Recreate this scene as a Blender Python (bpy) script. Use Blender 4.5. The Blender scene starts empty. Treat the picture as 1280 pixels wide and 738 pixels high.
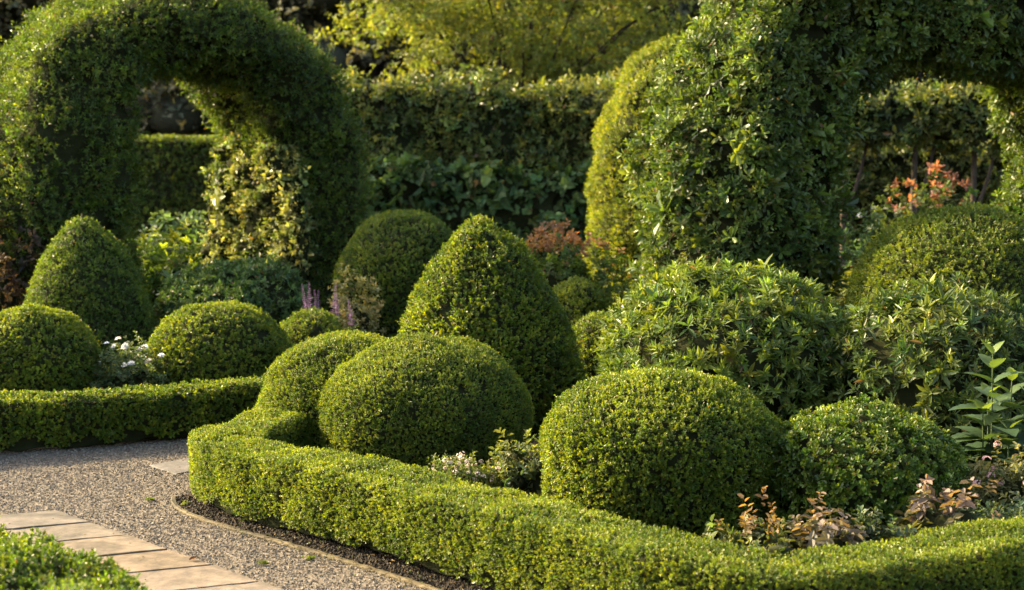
import bpy, math
import numpy as np

# ------------------------------------------------------------------ camera, sky, sun, exposure
scene = bpy.context.scene
COL = scene.collection
F_PX, CAM_H, PITCH = 2000.0, 2.0, math.atan(144 / 2000.0)
cam_d = bpy.data.cameras.new("camera")
cam = bpy.data.objects.new("camera", cam_d)
COL.objects.link(cam)
cam.location = (0, 0, CAM_H)
cam.rotation_euler = (math.pi / 2 - PITCH, 0, 0)
cam_d.sensor_width = 36.0
cam_d.lens = 36.0 * F_PX / 1280.0
cam_d.clip_start, cam_d.clip_end = 0.1, 1500.0
cam_d.dof.use_dof = True
cam_d.dof.focus_distance = 9.8
cam_d.dof.aperture_fstop = 2.5
cam_d.dof.aperture_blades = 8
scene.camera = cam

SUN_EL, SUN_AZ = math.radians(29.0), math.radians(-66.0)      # azimuth from +Y (away from camera), negative = to the left
SUN_DIR = np.array([math.sin(SUN_AZ) * math.cos(SUN_EL), math.cos(SUN_AZ) * math.cos(SUN_EL), math.sin(SUN_EL)])
world = bpy.data.worlds.new("World")
scene.world = world
world.use_nodes = True
wn = world.node_tree.nodes
wn.clear()
sky = wn.new("ShaderNodeTexSky")
sky.sky_type = 'NISHITA'
sky.sun_disc = False
sky.sun_elevation = SUN_EL
sky.sun_rotation = SUN_AZ
sky.dust_density = 4.0
sky.air_density = 0.7
sky.ozone_density = 0.5
bg = wn.new("ShaderNodeBackground")
bg.inputs[1].default_value = 0.15
wo = wn.new("ShaderNodeOutputWorld")
world.node_tree.links.new(sky.outputs[0], bg.inputs[0])
world.node_tree.links.new(bg.outputs[0], wo.inputs[0])
sun_d = bpy.data.lights.new("sun", 'SUN')
sun_d.energy = 3.7
sun_d.angle = math.radians(0.6)
sun_d.color = (1.0, 0.80, 0.50)
sun = bpy.data.objects.new("sun", sun_d)
COL.objects.link(sun)
from mathutils import Vector
sun.rotation_euler = Vector(-SUN_DIR).to_track_quat('-Z', 'Y').to_euler()
sun.location = tuple(SUN_DIR * 60)

scene.view_settings.view_transform = 'Standard'
scene.view_settings.look = 'None'
scene.view_settings.exposure = 2.3
scene.view_settings.use_white_balance = True
scene.view_settings.white_balance_temperature = 7150
scene.view_settings.white_balance_tint = 10
scene.view_settings.gamma = 1.0
scene.view_settings.use_curve_mapping = False
scene.render.engine = 'CYCLES'
cy = scene.cycles
cy.max_bounces, cy.diffuse_bounces, cy.glossy_bounces = 6, 3, 2
cy.transmission_bounces, cy.transparent_max_bounces = 4, 4
cy.caustics_reflective = cy.caustics_refractive = False
cy.sample_clamp_indirect = 4.0
cy.use_adaptive_sampling = True
cy.adaptive_threshold = 0.015
cy.use_denoising = True
try:
    cy.denoiser = 'OPENIMAGEDENOISE'
    cy.denoising_input_passes = 'RGB_ALBEDO_NORMAL'
    cy.denoising_prefilter = 'ACCURATE'
except Exception:
    pass

# ------------------------------------------------------------------ helpers
CAM = np.array([0, 0, CAM_H])


def ground(px, py, h=0.0):
    """world point at height h seen at pixel (px, py) of the 1280x738 photograph"""
    xc, yc = (px - 640) / F_PX, -(py - 369) / F_PX
    c, s = math.cos(PITCH), math.sin(PITCH)
    d = np.array([xc, c + yc * s, -s + yc * c])
    t = (h - CAM_H) / d[2]
    return CAM + d * t


def at(px, Y):
    return (px - 640) / F_PX * (Y * 0.997 + 0.1), Y


def nrm(v):
    return v / np.maximum(np.linalg.norm(v, axis=-1, keepdims=True), 1e-9)


class Noise:
    def __init__(self, seed, scale, waves=14):
        r = np.random.default_rng(seed)
        k = nrm(r.normal(size=(waves, 3)))
        self.k = k * (2 * math.pi / scale) * r.uniform(0.5, 1.6, (waves, 1))
        self.p = r.uniform(0, 6.28, waves)
        self.n = math.sqrt(waves / 2)

    def __call__(self, p):
        return np.sin(p @ self.k.T + self.p).sum(1) / self.n      # about unit variance


class Acc:
    def __init__(self):
        self.v, self.f, self.c, self.m, self.s, self.n = [], [], [], [], [], 0

    def add(self, v, f, col, mat=0, smooth=False):
        v, f = np.asarray(v, float), np.asarray(f, np.int64)
        col = np.asarray(col, float)
        if col.ndim == 1:
            col = np.tile(col, (len(f), 1))
        self.v.append(v)
        self.f.append(f + self.n)
        self.c.append(col)
        self.m.append(np.full(len(f), mat))
        self.s.append(np.full(len(f), smooth))
        self.n += len(v)

    def build(self, name, mats, parent=None, origin=(0, 0, 0)):
        me = bpy.data.meshes.new(name)
        v = np.concatenate(self.v) - np.asarray(origin)
        me.vertices.add(len(v))
        me.vertices.foreach_set('co', v.astype(np.float32).ravel())
        loops = np.concatenate([f.ravel() for f in self.f])
        sizes = np.concatenate([np.full(len(f), f.shape[1]) for f in self.f])
        starts = np.concatenate([[0], np.cumsum(sizes)[:-1]])
        me.loops.add(len(loops))
        me.loops.foreach_set('vertex_index', loops.astype(np.int32))
        me.polygons.add(len(sizes))
        me.polygons.foreach_set('loop_start', starts.astype(np.int32))
        me.polygons.foreach_set('material_index', np.concatenate(self.m).astype(np.int32))
        me.polygons.foreach_set('use_smooth', np.concatenate(self.s).astype(bool))
        a = me.attributes.new('Col', 'FLOAT_COLOR', 'FACE')
        c = np.concatenate(self.c)
        a.data.foreach_set('color', np.concatenate([c, np.ones((len(c), 1))], 1).astype(np.float32).ravel())
        for m in (mats if isinstance(mats, (list, tuple)) else [mats]):
            me.materials.append(m)
        me.update(calc_edges=True)
        o = bpy.data.objects.new(name, me)
        COL.objects.link(o)
        if parent is not None:
            o.parent = parent
        else:
            o.location = origin
        return o


def tag(o, label=None, cat=None, group=None, kind=None):
    for k, v in (('label', label), ('category', cat), ('group', group), ('kind', kind)):
        if v:
            o[k] = v
    return o


def thing(name, label, cat, loc, group=None):
    o = bpy.data.objects.new(name, None)
    o.empty_display_size = 0.2
    COL.objects.link(o)
    o.location = loc
    return tag(o, label, cat, group)


# ------------------------------------------------------------------ materials
def new_mat(name):
    m = bpy.data.materials.new(name)
    m.use_nodes = True
    nt = m.node_tree
    nt.nodes.clear()
    out = nt.nodes.new('ShaderNodeOutputMaterial')
    return m, nt, out


def foliage_mat(name, rough=0.45, spec=0.4, trans=0.35, tint=(1.25, 1.15, 0.45)):
    m, nt, out = new_mat(name)
    at_ = nt.nodes.new('ShaderNodeAttribute')
    at_.attribute_name = 'Col'
    p = nt.nodes.new('ShaderNodeBsdfPrincipled')
    p.inputs['Roughness'].default_value = rough
    p.inputs['Specular IOR Level'].default_value = spec
    nt.links.new(at_.outputs['Color'], p.inputs['Base Color'])
    t = nt.nodes.new('ShaderNodeBsdfTranslucent')
    mul = nt.nodes.new('ShaderNodeMix')
    mul.data_type = 'RGBA'
    mul.blend_type = 'MULTIPLY'
    mul.inputs[0].default_value = 1.0
    mul.inputs[7].default_value = (*[x * 1.3 for x in tint], 1)
    nt.links.new(at_.outputs['Color'], mul.inputs[6])
    nt.links.new(mul.outputs[2], t.inputs['Color'])
    mx = nt.nodes.new('ShaderNodeMixShader')
    mx.inputs[0].default_value = trans
    nt.links.new(p.outputs[0], mx.inputs[1])
    nt.links.new(t.outputs[0], mx.inputs[2])
    nt.links.new(mx.outputs[0], out.inputs[0])
    return m


def plain_mat(name, rough=0.9, spec=0.2, noise=None):
    """base colour from the mesh's own colour attribute, mottled by object-space noise"""
    m, nt, out = new_mat(name)
    at_ = nt.nodes.new('ShaderNodeAttribute')
    at_.attribute_name = 'Col'
    p = nt.nodes.new('ShaderNodeBsdfPrincipled')
    p.inputs['Roughness'].default_value = rough
    p.inputs['Specular IOR Level'].default_value = spec
    if noise:
        tc = nt.nodes.new('ShaderNodeTexCoord')
        n = nt.nodes.new('ShaderNodeTexNoise')
        n.inputs['Scale'].default_value = noise
        n.inputs['Detail'].default_value = 8
        n.inputs['Roughness'].default_value = 0.65
        nt.links.new(tc.outputs['Object'], n.inputs['Vector'])
        r = nt.nodes.new('ShaderNodeMapRange')
        r.inputs['From Min'].default_value, r.inputs['From Max'].default_value = 0.25, 0.75
        r.inputs['To Min'].default_value, r.inputs['To Max'].default_value = 0.55, 1.35
        nt.links.new(n.outputs['Fac'], r.inputs['Value'])
        mul = nt.nodes.new('ShaderNodeVectorMath')
        mul.operation = 'SCALE'
        nt.links.new(at_.outputs['Color'], mul.inputs[0])
        nt.links.new(r.outputs[0], mul.inputs['Scale'])
        nt.links.new(mul.outputs[0], p.inputs['Base Color'])
        b = nt.nodes.new('ShaderNodeBump')
        b.inputs['Strength'].default_value = 0.5
        b.inputs['Distance'].default_value = 0.01
        nt.links.new(n.outputs['Fac'], b.inputs['Height'])
        nt.links.new(b.outputs[0], p.inputs['Normal'])
    else:
        nt.links.new(at_.outputs['Color'], p.inputs['Base Color'])
    nt.links.new(p.outputs[0], out.inputs[0])
    return m


M_BOX = foliage_mat('boxwood leaf', 0.42, 0.45, 0.42)
M_GLOSS = foliage_mat('glossy leaf', 0.40, 0.42, 0.34)
M_SOFT = foliage_mat('soft leaf', 0.55, 0.3, 0.42)
M_PETAL = foliage_mat('petal', 0.6, 0.2, 0.3, (1, 1, 1))
M_CORE = plain_mat('light blocking core', 0.95, 0.05, 14)  # solid body added inside the foliage to block light
M_BARK = plain_mat('bark', 0.9, 0.15, 9)
M_SOIL = plain_mat('soil', 0.95, 0.1, 11)
M_STONE = plain_mat('paving stone', 0.8, 0.2, 22)
_nt = M_STONE.node_tree
_tc = next(n for n in _nt.nodes if n.type == 'TEX_COORD')
_pb = next(n for n in _nt.nodes if n.type == 'BSDF_PRINCIPLED')
_src = _pb.inputs['Base Color'].links[0].from_socket
_n2 = _nt.nodes.new('ShaderNodeTexNoise')
_n2.inputs['Scale'].default_value = 2.6
_n2.inputs['Detail'].default_value = 5
_n2.inputs['Distortion'].default_value = 1.2
_nt.links.new(_nt.nodes.new('ShaderNodeNewGeometry').outputs['Position'], _n2.inputs['Vector'])
_rp = _nt.nodes.new('ShaderNodeValToRGB')
_rp.color_ramp.elements[0].position, _rp.color_ramp.elements[0].color = .36, (.50, .50, .44, 1)
_rp.color_ramp.elements[1].position, _rp.color_ramp.elements[1].color = .62, (1.05, 1.0, .95, 1)
_nt.links.new(_n2.outputs['Fac'], _rp.inputs[0])
_mu = _nt.nodes.new('ShaderNodeMix')
_mu.data_type, _mu.blend_type = 'RGBA', 'MULTIPLY'
_mu.inputs[0].default_value = 1
_nt.links.new(_src, _mu.inputs[6])
_nt.links.new(_rp.outputs[0], _mu.inputs[7])
_nt.links.new(_mu.outputs[2], _pb.inputs['Base Color'])
M_GRAVEL = plain_mat('gravel stone', 0.85, 0.2)
M_GRAVEL_BED = plain_mat('gravel bed', 0.9, 0.15, 60)
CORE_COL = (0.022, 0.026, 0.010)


# ------------------------------------------------------------------ surfaces to clothe with leaves
def catmull(pts, n):
    p = np.asarray(pts, float)
    d = np.concatenate([[0], np.cumsum(np.linalg.norm(np.diff(p, axis=0), axis=1))])
    q = np.vstack([2 * p[0] - p[1], p, 2 * p[-1] - p[-2]])
    s = np.linspace(0, d[-1], n)
    i = np.clip(np.searchsorted(d, s, 'right') - 1, 0, len(p) - 2)
    t = ((s - d[i]) / np.maximum(d[i + 1] - d[i], 1e-9))[:, None]
    a, b, c, e = q[i], q[i + 1], q[i + 2], q[i + 3]
    return 0.5 * (2 * b + (c - a) * t + (2 * a - 5 * b + 4 * c - e) * t * t + (3 * b - a - 3 * c + e) * t ** 3)


class Surf:
    """grid of points G[i, j]; j wraps round"""

    def __init__(self, G):
        self.G = G

    def normals(self):
        G = self.G
        du = np.gradient(G, axis=0)
        dv = np.roll(G, -1, 1) - np.roll(G, 1, 1)
        return nrm(np.cross(dv, du))

    def bump(self, seed, amps, side=None):
        N = self.normals()
        sh = self.G.shape
        p = self.G.reshape(-1, 3)
        d = np.zeros(len(p))
        for k, (amp, scale) in enumerate(amps):
            d += amp * Noise(seed * 31 + k, scale)(p)
        self.G = self.G + N * d.reshape(sh[0], sh[1], 1)
        return self

    def faces(self):
        n, m = self.G.shape[:2]
        i, j = np.meshgrid(np.arange(n - 1), np.arange(m), indexing='ij')
        j2 = (j + 1) % m
        return np.stack([i * m + j, i * m + j2, (i + 1) * m + j2, (i + 1) * m + j], -1).reshape(-1, 4)

    def sample(self, rng, density, front=0.35, zmin=0.02):
        """points per square metre of surface; faces turned from the camera get a share `front` of it"""
        F = self.faces()
        P = self.G.reshape(-1, 3)
        N = self.normals().reshape(-1, 3)
        q = P[F]
        area = 0.5 * np.linalg.norm(np.cross(q[:, 2] - q[:, 0], q[:, 3] - q[:, 1]), axis=1)
        fn, fc = nrm(N[F].mean(1)), q.mean(1)
        facing = (fn * nrm(CAM - fc)).sum(1)
        w = area * np.where(facing > -0.3, 1.0, front) * (fc[:, 2] > zmin)
        n = int(w.sum() * density)
        idx = rng.choice(len(F), n, p=w / w.sum())
        u, v = rng.random((n, 1)), rng.random((n, 1))

        def lerp(A):
            a = A[F[idx]]
            return (a[:, 0] * (1 - u) + a[:, 3] * u) * (1 - v) + (a[:, 1] * (1 - u) + a[:, 2] * u) * v
        return lerp(P), nrm(lerp(N))

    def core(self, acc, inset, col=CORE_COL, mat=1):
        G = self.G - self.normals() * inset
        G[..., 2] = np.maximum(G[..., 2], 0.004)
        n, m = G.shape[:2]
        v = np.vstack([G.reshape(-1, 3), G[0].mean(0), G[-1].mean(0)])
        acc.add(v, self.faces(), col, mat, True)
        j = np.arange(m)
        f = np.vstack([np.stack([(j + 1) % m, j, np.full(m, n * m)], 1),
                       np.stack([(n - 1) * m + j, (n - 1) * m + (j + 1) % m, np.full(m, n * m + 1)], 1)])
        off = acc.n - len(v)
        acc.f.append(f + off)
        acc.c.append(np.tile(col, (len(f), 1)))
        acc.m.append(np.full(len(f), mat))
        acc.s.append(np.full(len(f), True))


def revolve(x, y, prof, nu=60, nv=72, sx=1.0, sy=1.0, lean=(0, 0)):
    """prof: (radius, height) from the base to the top"""
    c = catmull(prof, nu)
    c[:, 0] = np.maximum(c[:, 0], 0.004)
    a = np.linspace(0, 2 * math.pi, nv, endpoint=False)
    G = np.zeros((nu, nv, 3))
    hh = c[:, 1] / c[:, 1].max()
    G[..., 0] = x + np.outer(c[:, 0], np.cos(a)) * sx + (lean[0] * hh)[:, None]
    G[..., 1] = y + np.outer(c[:, 0], np.sin(a)) * sy + (lean[1] * hh)[:, None]
    G[..., 2] = c[:, 1][:, None]
    return Surf(G)


def dome_prof(R, h, wide=0.4, base=0.8, power=2.0):
    """rounded ball clipped flat at the ground, widest at `wide` of its height"""
    zc = h * wide
    out = [(R * base, 0.0)]
    for k in (0.35, 0.7):
        out.append((R * (base + (1 - base) * math.sin(k * math.pi / 2)), zc * k))
    for ang in np.linspace(0, 90, 13):
        a = math.radians(ang)
        out.append((R * abs(math.cos(a)) ** (2 / power), zc + (h - zc) * abs(math.sin(a)) ** (2 / power)))
    return out


def rrect(w, h, r, n=6, z0=0.0):
    """rounded section: two vertical sides from z0 to h, flat top"""
    pts = [(w / 2 * 0.80, z0), (w / 2 * .985, z0 + (h - z0) * 0.3), (w / 2, z0 + (h - z0) * 0.6)]
    for k in range(n + 1):
        a = k / n * math.pi / 2
        pts.append((w / 2 - r + r * math.cos(a), h - r + r * math.sin(a)))
    for k in range(1, 4):
        pts.append(((w / 2 - r) * (1 - k / 2), h))
    pts = [p for p in pts if p[0] >= -1e-6] if False else pts
    right = [p for p in pts if p[0] > 1e-6]
    return np.array(right + [(0, h)] + [(-a, b) for a, b in right[::-1]])


def dense(sec, n):
    return catmull(np.vstack([sec, sec[:1]]), n + 1)[:-1]


def sweep_ground(path, sec, n=160, close=0.18, hs=None):
    """upright section swept along a path on the ground, ends rounded off"""
    c = catmull(np.c_[np.asarray(path)[:, :2], np.zeros(len(path))], n)
    t = nrm(np.gradient(c, axis=0))
    lat = np.stack([t[:, 1], -t[:, 0], np.zeros(n)], 1)
    s = np.concatenate([[0], np.cumsum(np.linalg.norm(np.diff(c, axis=0), axis=1))])
    e = np.minimum(s, s[-1] - s) / close
    k = np.sqrt(np.clip(1 - (1 - np.clip(e, 0, 1)) ** 2, 0.0004, 1))
    hk = np.ones(n) if hs is None else np.interp(np.linspace(0, 1, n), np.linspace(0, 1, len(hs)), hs)
    G = c[:, None, :] + lat[:, None, :] * (sec[None, :, 0:1] * k[:, None, None])
    G[..., 2] += sec[None, :, 1] * (0.7 + 0.3 * k[:, None]) * hk[:, None]
    return Surf(G[:, ::-1])


def sweep_arch(origin, yaw, path, thick, depth, n=150, seed=0):
    """path: (u, z) centre line of the arch in its own plane; section = thick (in plane) x depth (along the passage)"""
    a = np.array([-math.sin(yaw), math.cos(yaw), 0])
    l = np.array([math.cos(yaw), math.sin(yaw), 0])
    c = catmull(path, n)
    t = nrm(np.gradient(c, axis=0))
    nn = np.stack([-t[:, 1], t[:, 0]], 1)
    th = np.interp(np.linspace(0, 1, n), np.linspace(0, 1, len(thick)), thick)
    ang = np.linspace(0, 2 * math.pi, 44, endpoint=False)
    p = 3.2
    sx = np.sign(np.cos(ang)) * np.abs(np.cos(ang)) ** (2 / p)
    sy = np.sign(np.sin(ang)) * np.abs(np.sin(ang)) ** (2 / p)
    off_n = th[:, None] / 2 * sx[None]
    off_a = depth / 2 * sy[None] + depth / 2
    u = c[:, 0:1] + nn[:, 0:1] * off_n
    z = c[:, 1:2] + nn[:, 1:2] * off_n
    G = np.asarray(origin)[None, None] + l * u[..., None] + a * (off_a + 0 * u)[..., None]
    G[..., 2] += z
    s = Surf(G)
    cen = G.mean((1))
    if ((s.normals() * (G - cen[:, None])).sum(-1)).mean() < 0:
        s.G = s.G[:, ::-1]
    return s


# ------------------------------------------------------------------ leaves
def leaf_mesh(acc, P, D, N, L, W, col, form='oval', fold=0.18, droop=0.1, mat=0):
    S = nrm(np.cross(D, N))
    N = np.cross(S, D)
    L, W = np.broadcast_to(L, len(P))[:, None], np.broadcast_to(W, len(P))[:, None]
    n = len(P)
    i = np.arange(n)[:, None]
    if form == 'kite':
        v = np.stack([P, P + D * L * .5 + S * W * .5 + N * W * fold, P + D * L - N * L * droop, P + D * L * .5 - S * W * .5 + N * W * fold], 1)
        acc.add(v.reshape(-1, 3), i * 4 + np.arange(4), col, mat)
        return
    a, b, wa, wb = {'oval': (.3, .74, .47, .43), 'lance': (.32, .68, .48, .42), 'obov': (.38, .8, .36, .5), 'big': (.25, .62, .5, .38)}[form]
    v = np.stack([P,
                  P + D * L * a + S * W * wa + N * W * fold, P + D * L * b + S * W * wb + N * (W * fold - L * droop * .45),
                  P + D * L - N * L * droop,
                  P + D * L * b - S * W * wb + N * (W * fold - L * droop * .45), P + D * L * a - S * W * wa + N * W * fold], 1)
    f = np.concatenate([i * 6 + np.array([0, 1, 2, 3]), i * 6 + np.array([0, 3, 4, 5])], 0)
    c = np.asarray(col)
    acc.add(v.reshape(-1, 3), f, np.vstack([c, c]) if c.ndim == 2 else c, mat)


def frame(A, rng):
    r = nrm(rng.normal(size=A.shape))
    T = nrm(np.cross(A, r))
    return T, np.cross(A, T)


def shoots(acc, rng, P, Nn, st, mat=0, growth=0.0):
    """leafy shoots growing from the points P along the surface normals"""
    n, nl = len(P), st['nl']
    A = nrm(Nn + np.array([0, 0, st.get('up', .35)]) + rng.normal(size=P.shape) * st.get('jit', .35))
    T, B = frame(A, rng)
    SL = st['SL'] * rng.uniform(.6, 1.3, (n, 1))
    long_ = rng.random((n, 1)) < st.get('stray', .03)
    SL = np.where(long_, SL * st.get('straylen', 1.9), SL)
    growth = np.broadcast_to(growth, n)[:, None]
    young = np.clip(rng.normal(st.get('young', .35), .28, (n, 1)) + .22 * growth, 0, 1)
    br = np.exp(rng.normal(0, st.get('var', .18), (n, 1)) + .08 * growth)
    size = np.exp(rng.normal(0, st.get('sizevar', .16), (n, 1)))
    hue = rng.normal(0, .10, (n, 1))
    ph0 = rng.uniform(0, 6.28, (n, 1))
    Pa, Da, Na, La, Ca = [], [], [], [], []
    old, new = np.array(st['old']), np.array(st['new'])
    lo, hi = st.get('theta', (70, 22))
    t0 = st.get('t0', 0.0)
    for k in range(nl):
        t = t0 + (1 - t0) * (k + .5) / nl + rng.uniform(-.4, .4, (n, 1)) / nl
        ph = ph0 + k * 2.4 + rng.normal(0, .3, (n, 1))
        th = np.radians(lo + (hi - lo) * t + rng.normal(0, 14, (n, 1)))
        R = T * np.cos(ph) + B * np.sin(ph)
        D = A * np.cos(th) + R * np.sin(th)
        Nl = A * np.sin(th) - R * np.cos(th) + rng.normal(size=P.shape) * .22
        Pa.append(P + A * SL * t)
        Da.append(nrm(D))
        Na.append(nrm(Nl))
        La.append((st['L'] * (1 - st.get('tipshrink', .3) * t) * rng.uniform(.72, 1.2, (n, 1)) * size)[:, 0])
        m = np.clip(young * (0.35 + 0.9 * t), 0, 1)
        c = (old * (1 - m) + new * m) * br * np.exp(rng.normal(0, .12, (n, 1)))
        c = c * np.concatenate([1 + hue, np.ones((n, 1)), 1 - hue], 1)
        dead = rng.random((n, 1)) < st.get('dead', .012)
        c = np.where(dead, np.array([.13, .085, .03]), c)
        Ca.append(np.clip(c, .002, .8))
    L = np.concatenate(La)
    leaf_mesh(acc, np.concatenate(Pa), np.concatenate(Da), np.concatenate(Na), L, L * st['W'] / st['L'], np.concatenate(Ca),
              st.get('form', 'oval'), st.get('fold', .18), st.get('droop', .1), mat)


BOX = dict(L=.0165, W=.0105, nl=7, SL=.022, old=(.062, .110, .010), new=(.160, .200, .016), young=.45, cover=3.6, inset=.045, depth=.03, jit=.28, stray=.015, gaps=.0, var=.14, M='box')
BOXFAR = dict(BOX, L=.028, W=.016, nl=6, SL=.034, form='kite', cover=2.8)
YEW = dict(L=.048, W=.021, nl=7, SL=.08, old=(.042, .080, .010), new=(.105, .150, .018), young=.35, cover=2.4, inset=.10, depth=.08, form='kite', gaps=.15, stray=.04, straylen=2.0, M='box')
GOLD = dict(YEW, old=(.085, .135, .010), new=(.21, .235, .016), L=.036, W=.018, SL=.05, stray=.01, gaps=0, young=.5)
D_TUFT = dict(L=.034, W=.018, nl=8, SL=.03, old=(.042, .090, .010), new=(.125, .175, .018), young=.45, cover=3.4, gaps=0, jit=.24, inset=.07, depth=.06, form='obov', theta=(70, 28), M='gloss')
RHODO = dict(L=.070, W=.021, nl=10, SL=.06, old=(.055, .100, .018), new=(.140, .190, .032), young=.5, cover=3.0, gaps=.1, sizevar=.32, inset=.11, depth=.12, form='lance', theta=(95, 28), t0=.25,
             droop=.12, jit=.45, up=.5, var=.22, M='gloss')
LAUREL = dict(L=.095, W=.032, nl=7, SL=.10, old=(.046, .088, .016), new=(.120, .165, .028), young=.4, gaps=.14, sizevar=.3, cover=2.6, inset=.15, depth=.14, form='lance', theta=(80, 30),
              jit=.6, stray=.05, var=.25, M='gloss')
MOUND = dict(LAUREL, L=.055, W=.022, SL=.05, old=(.040, .085, .024), new=(.095, .155, .038), depth=.08, inset=.09)
FARHEDGE = dict(LAUREL, L=.11, W=.05, nl=6, SL=.13, old=(.058, .098, .022), new=(.185, .19, .036), cover=2.4, depth=.2, inset=.2, form='kite', stray=.06)


MATS = {'box': M_BOX, 'gloss': M_GLOSS, 'soft': M_SOFT}


def clothe(acc, surf, st, seed, gaps=None, gapscale=.22, front=.4, zmin=.02, ragged=0):
    rng = np.random.default_rng(seed)
    dens = st['cover'] / (st['nl'] * st['L'] * st['W'] * .62)
    P, N = surf.sample(rng, dens, front, zmin)
    gaps = st.get('gaps', .25) if gaps is None else gaps
    keep = Noise(seed + 7, gapscale)(P) > -1.25 + rng.normal(0, .45, len(P)) - (1 - gaps * 4) * (.5 if gaps else .95)
    P, N = P[keep], N[keep]
    if ragged:
        k_ = P[:, 2] > zmin + ragged * (.5 + .6 * Noise(seed + 23, .35)(P) + rng.normal(0, .3, len(P)))
        P, N = P[k_], N[k_]
    dp = rng.random(len(P)) ** 1.6 * st['depth']
    growth = .7 * Noise(seed + 17, gapscale * 2.6)(P) + .6 * Noise(seed + 19, gapscale * .8)(P)
    shoots(acc, rng, P - N * dp[:, None], N, st, growth=growth)


def shrub(name, label, cat, surf, st, seed, group=None, origin=None, **kw):
    acc = Acc()
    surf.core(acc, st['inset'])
    clothe(acc, surf, st, seed, **kw)
    G = surf.G.reshape(-1, 3)
    if origin is None:
        origin = (float(G[:, 0].mean()), float(G[:, 1].mean()), 0.0)
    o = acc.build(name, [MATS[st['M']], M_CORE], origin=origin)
    return tag(o, label, cat, group)


def ball(label, px, Y, R, h, st, seed, wide=.4, base=.82, amps=((.012, .6), (.006, .16)), name='topiary_ball', power=2.0, lean=(0, 0), sx=1, sy=1, **kw):
    x, y = at(px, Y)
    s = revolve(x, y, dome_prof(R, h, wide, base, power), sx=sx, sy=sy, lean=lean).bump(seed, amps)
    return shrub(name, label, kw.pop('cat', 'topiary'), s, st, seed, origin=(x, y, 0), **kw)


def tube(acc, pts, r0, r1, col, mat=0, sides=6, n=None):
    p = catmull(pts, n or max(4, 3 * len(pts)))
    t = nrm(np.gradient(p, axis=0))
    ref = np.array([.31, .17, .93]) if abs(t[:, 2]).mean() < .9 else np.array([1., .2, 0])
    u = nrm(np.cross(t, ref))
    w = np.cross(t, u)
    r = np.linspace(r0, r1, len(p))[:, None, None]
    a = np.linspace(0, 2 * math.pi, sides, endpoint=False)[None, :, None]
    G = p[:, None] + (u[:, None] * np.cos(a) + w[:, None] * np.sin(a)) * r
    acc.add(G.reshape(-1, 3), Surf(G).faces(), col, mat, True)


# ------------------------------------------------------------------ the setting: ground, gravel, beds, paving
def sheet(name, poly, z, col, mat, label=None):
    acc = Acc()
    p = np.asarray(poly, float)
    acc.add(np.c_[p, np.full(len(p), z)], [list(range(len(p)))], col)
    return tag(acc.build(name, mat), kind='structure')


HE = [ground(*q, .42)[:2] for q in ((338, 506), (288, 519), (247, 533), (237, 548), (275, 562), (340, 577), (400, 590), (500, 614), (590, 637),
                                    (700, 667), (800, 692), (900, 712), (1000, 722), (1141, 705), (1280, 685), (1430, 652))]
he = catmull(np.c_[HE, np.zeros(len(HE))], 240)[:, :2]
for _ in range(45):
    he[1:-1] = (he[:-2] + 2 * he[1:-1] + he[2:]) / 4
et = nrm(np.gradient(he, axis=0))
for _ in range(12):
    et[1:-1] = nrm(et[:-2] + et[1:-1] + et[2:])
en = np.stack([et[:, 1], -et[:, 0]], 1)
if en[140] @ np.array([0, -1]) < 0:
    en = -en
HP = (he - en * .225)[::8]
hc = catmull(np.c_[HP, np.zeros(len(HP))], 200)[:, :2]
ht = nrm(np.gradient(hc, axis=0))
hout = np.stack([ht[:, 1], -ht[:, 0]], 1)                     # outward (gravel) side
if (hout[110] @ np.array([0, -1])) < 0:
    hout = -hout
edge = hc + hout * .335
keep = np.arange(len(edge)) >= 32
edge = edge[keep]

LH = np.array([ground(-160, 585)[:2], ground(0, 571)[:2], ground(130, 561)[:2], ground(250, 550)[:2], ground(345, 541)[:2], ground(420, 535)[:2]])

sheet('ground', [(-600, -300), (600, -300), (600, 900), (-600, 900)], 0.0, (.030, .024, .014), M_SOIL)
gp = [(-14, -2), (9, -2), (9, 5.2), (4, 9), (3, 12.6)] + [tuple(q + np.array([0, .12])) for q in LH[::-1]] + [(-14, 11.2)]
sheet('gravel_path', gp, .004, (.15, .128, .095), M_GRAVEL_BED)
sheet('planting_bed', [tuple(q) for q in edge] + [(9, 9), (9, 13.5), (-.6, 13.5), (-.9, 12)], .014, (.026, .019, .012), M_SOIL)

# stone edging strip along the bed
acc = Acc()
e3 = np.c_[edge, np.zeros(len(edge))]
o3 = np.c_[hout[keep], np.zeros(len(edge))]
sec = [(-.017, -.02), (.017, -.02), (.017, .016), (.011, .024), (-.011, .024), (-.017, .016)]
G = np.stack([e3 + o3 * s + np.array([0, 0, z]) for s, z in sec], 1)
G += np.random.default_rng(3).normal(0, .0016, G.shape)
acc.add(G.reshape(-1, 3), Surf(G).faces(), (.085, .072, .036))
tag(acc.build('edging_strip', M_STONE), 'weathered stone edging strip along the foot of the front box hedge', 'edging')


def in_poly(p, poly):
    x, y = p[:, 0], p[:, 1]
    r = np.zeros(len(p), bool)
    q = np.asarray(poly)
    for (x0, y0), (x1, y1) in zip(q, np.roll(q, -1, 0)):
        c = ((y0 > y) != (y1 > y)) & (x < (x1 - x0) * (y - y0) / (y1 - y0 + 1e-12) + x0)
        r ^= c
    return r


rng = np.random.default_rng(11)
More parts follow.
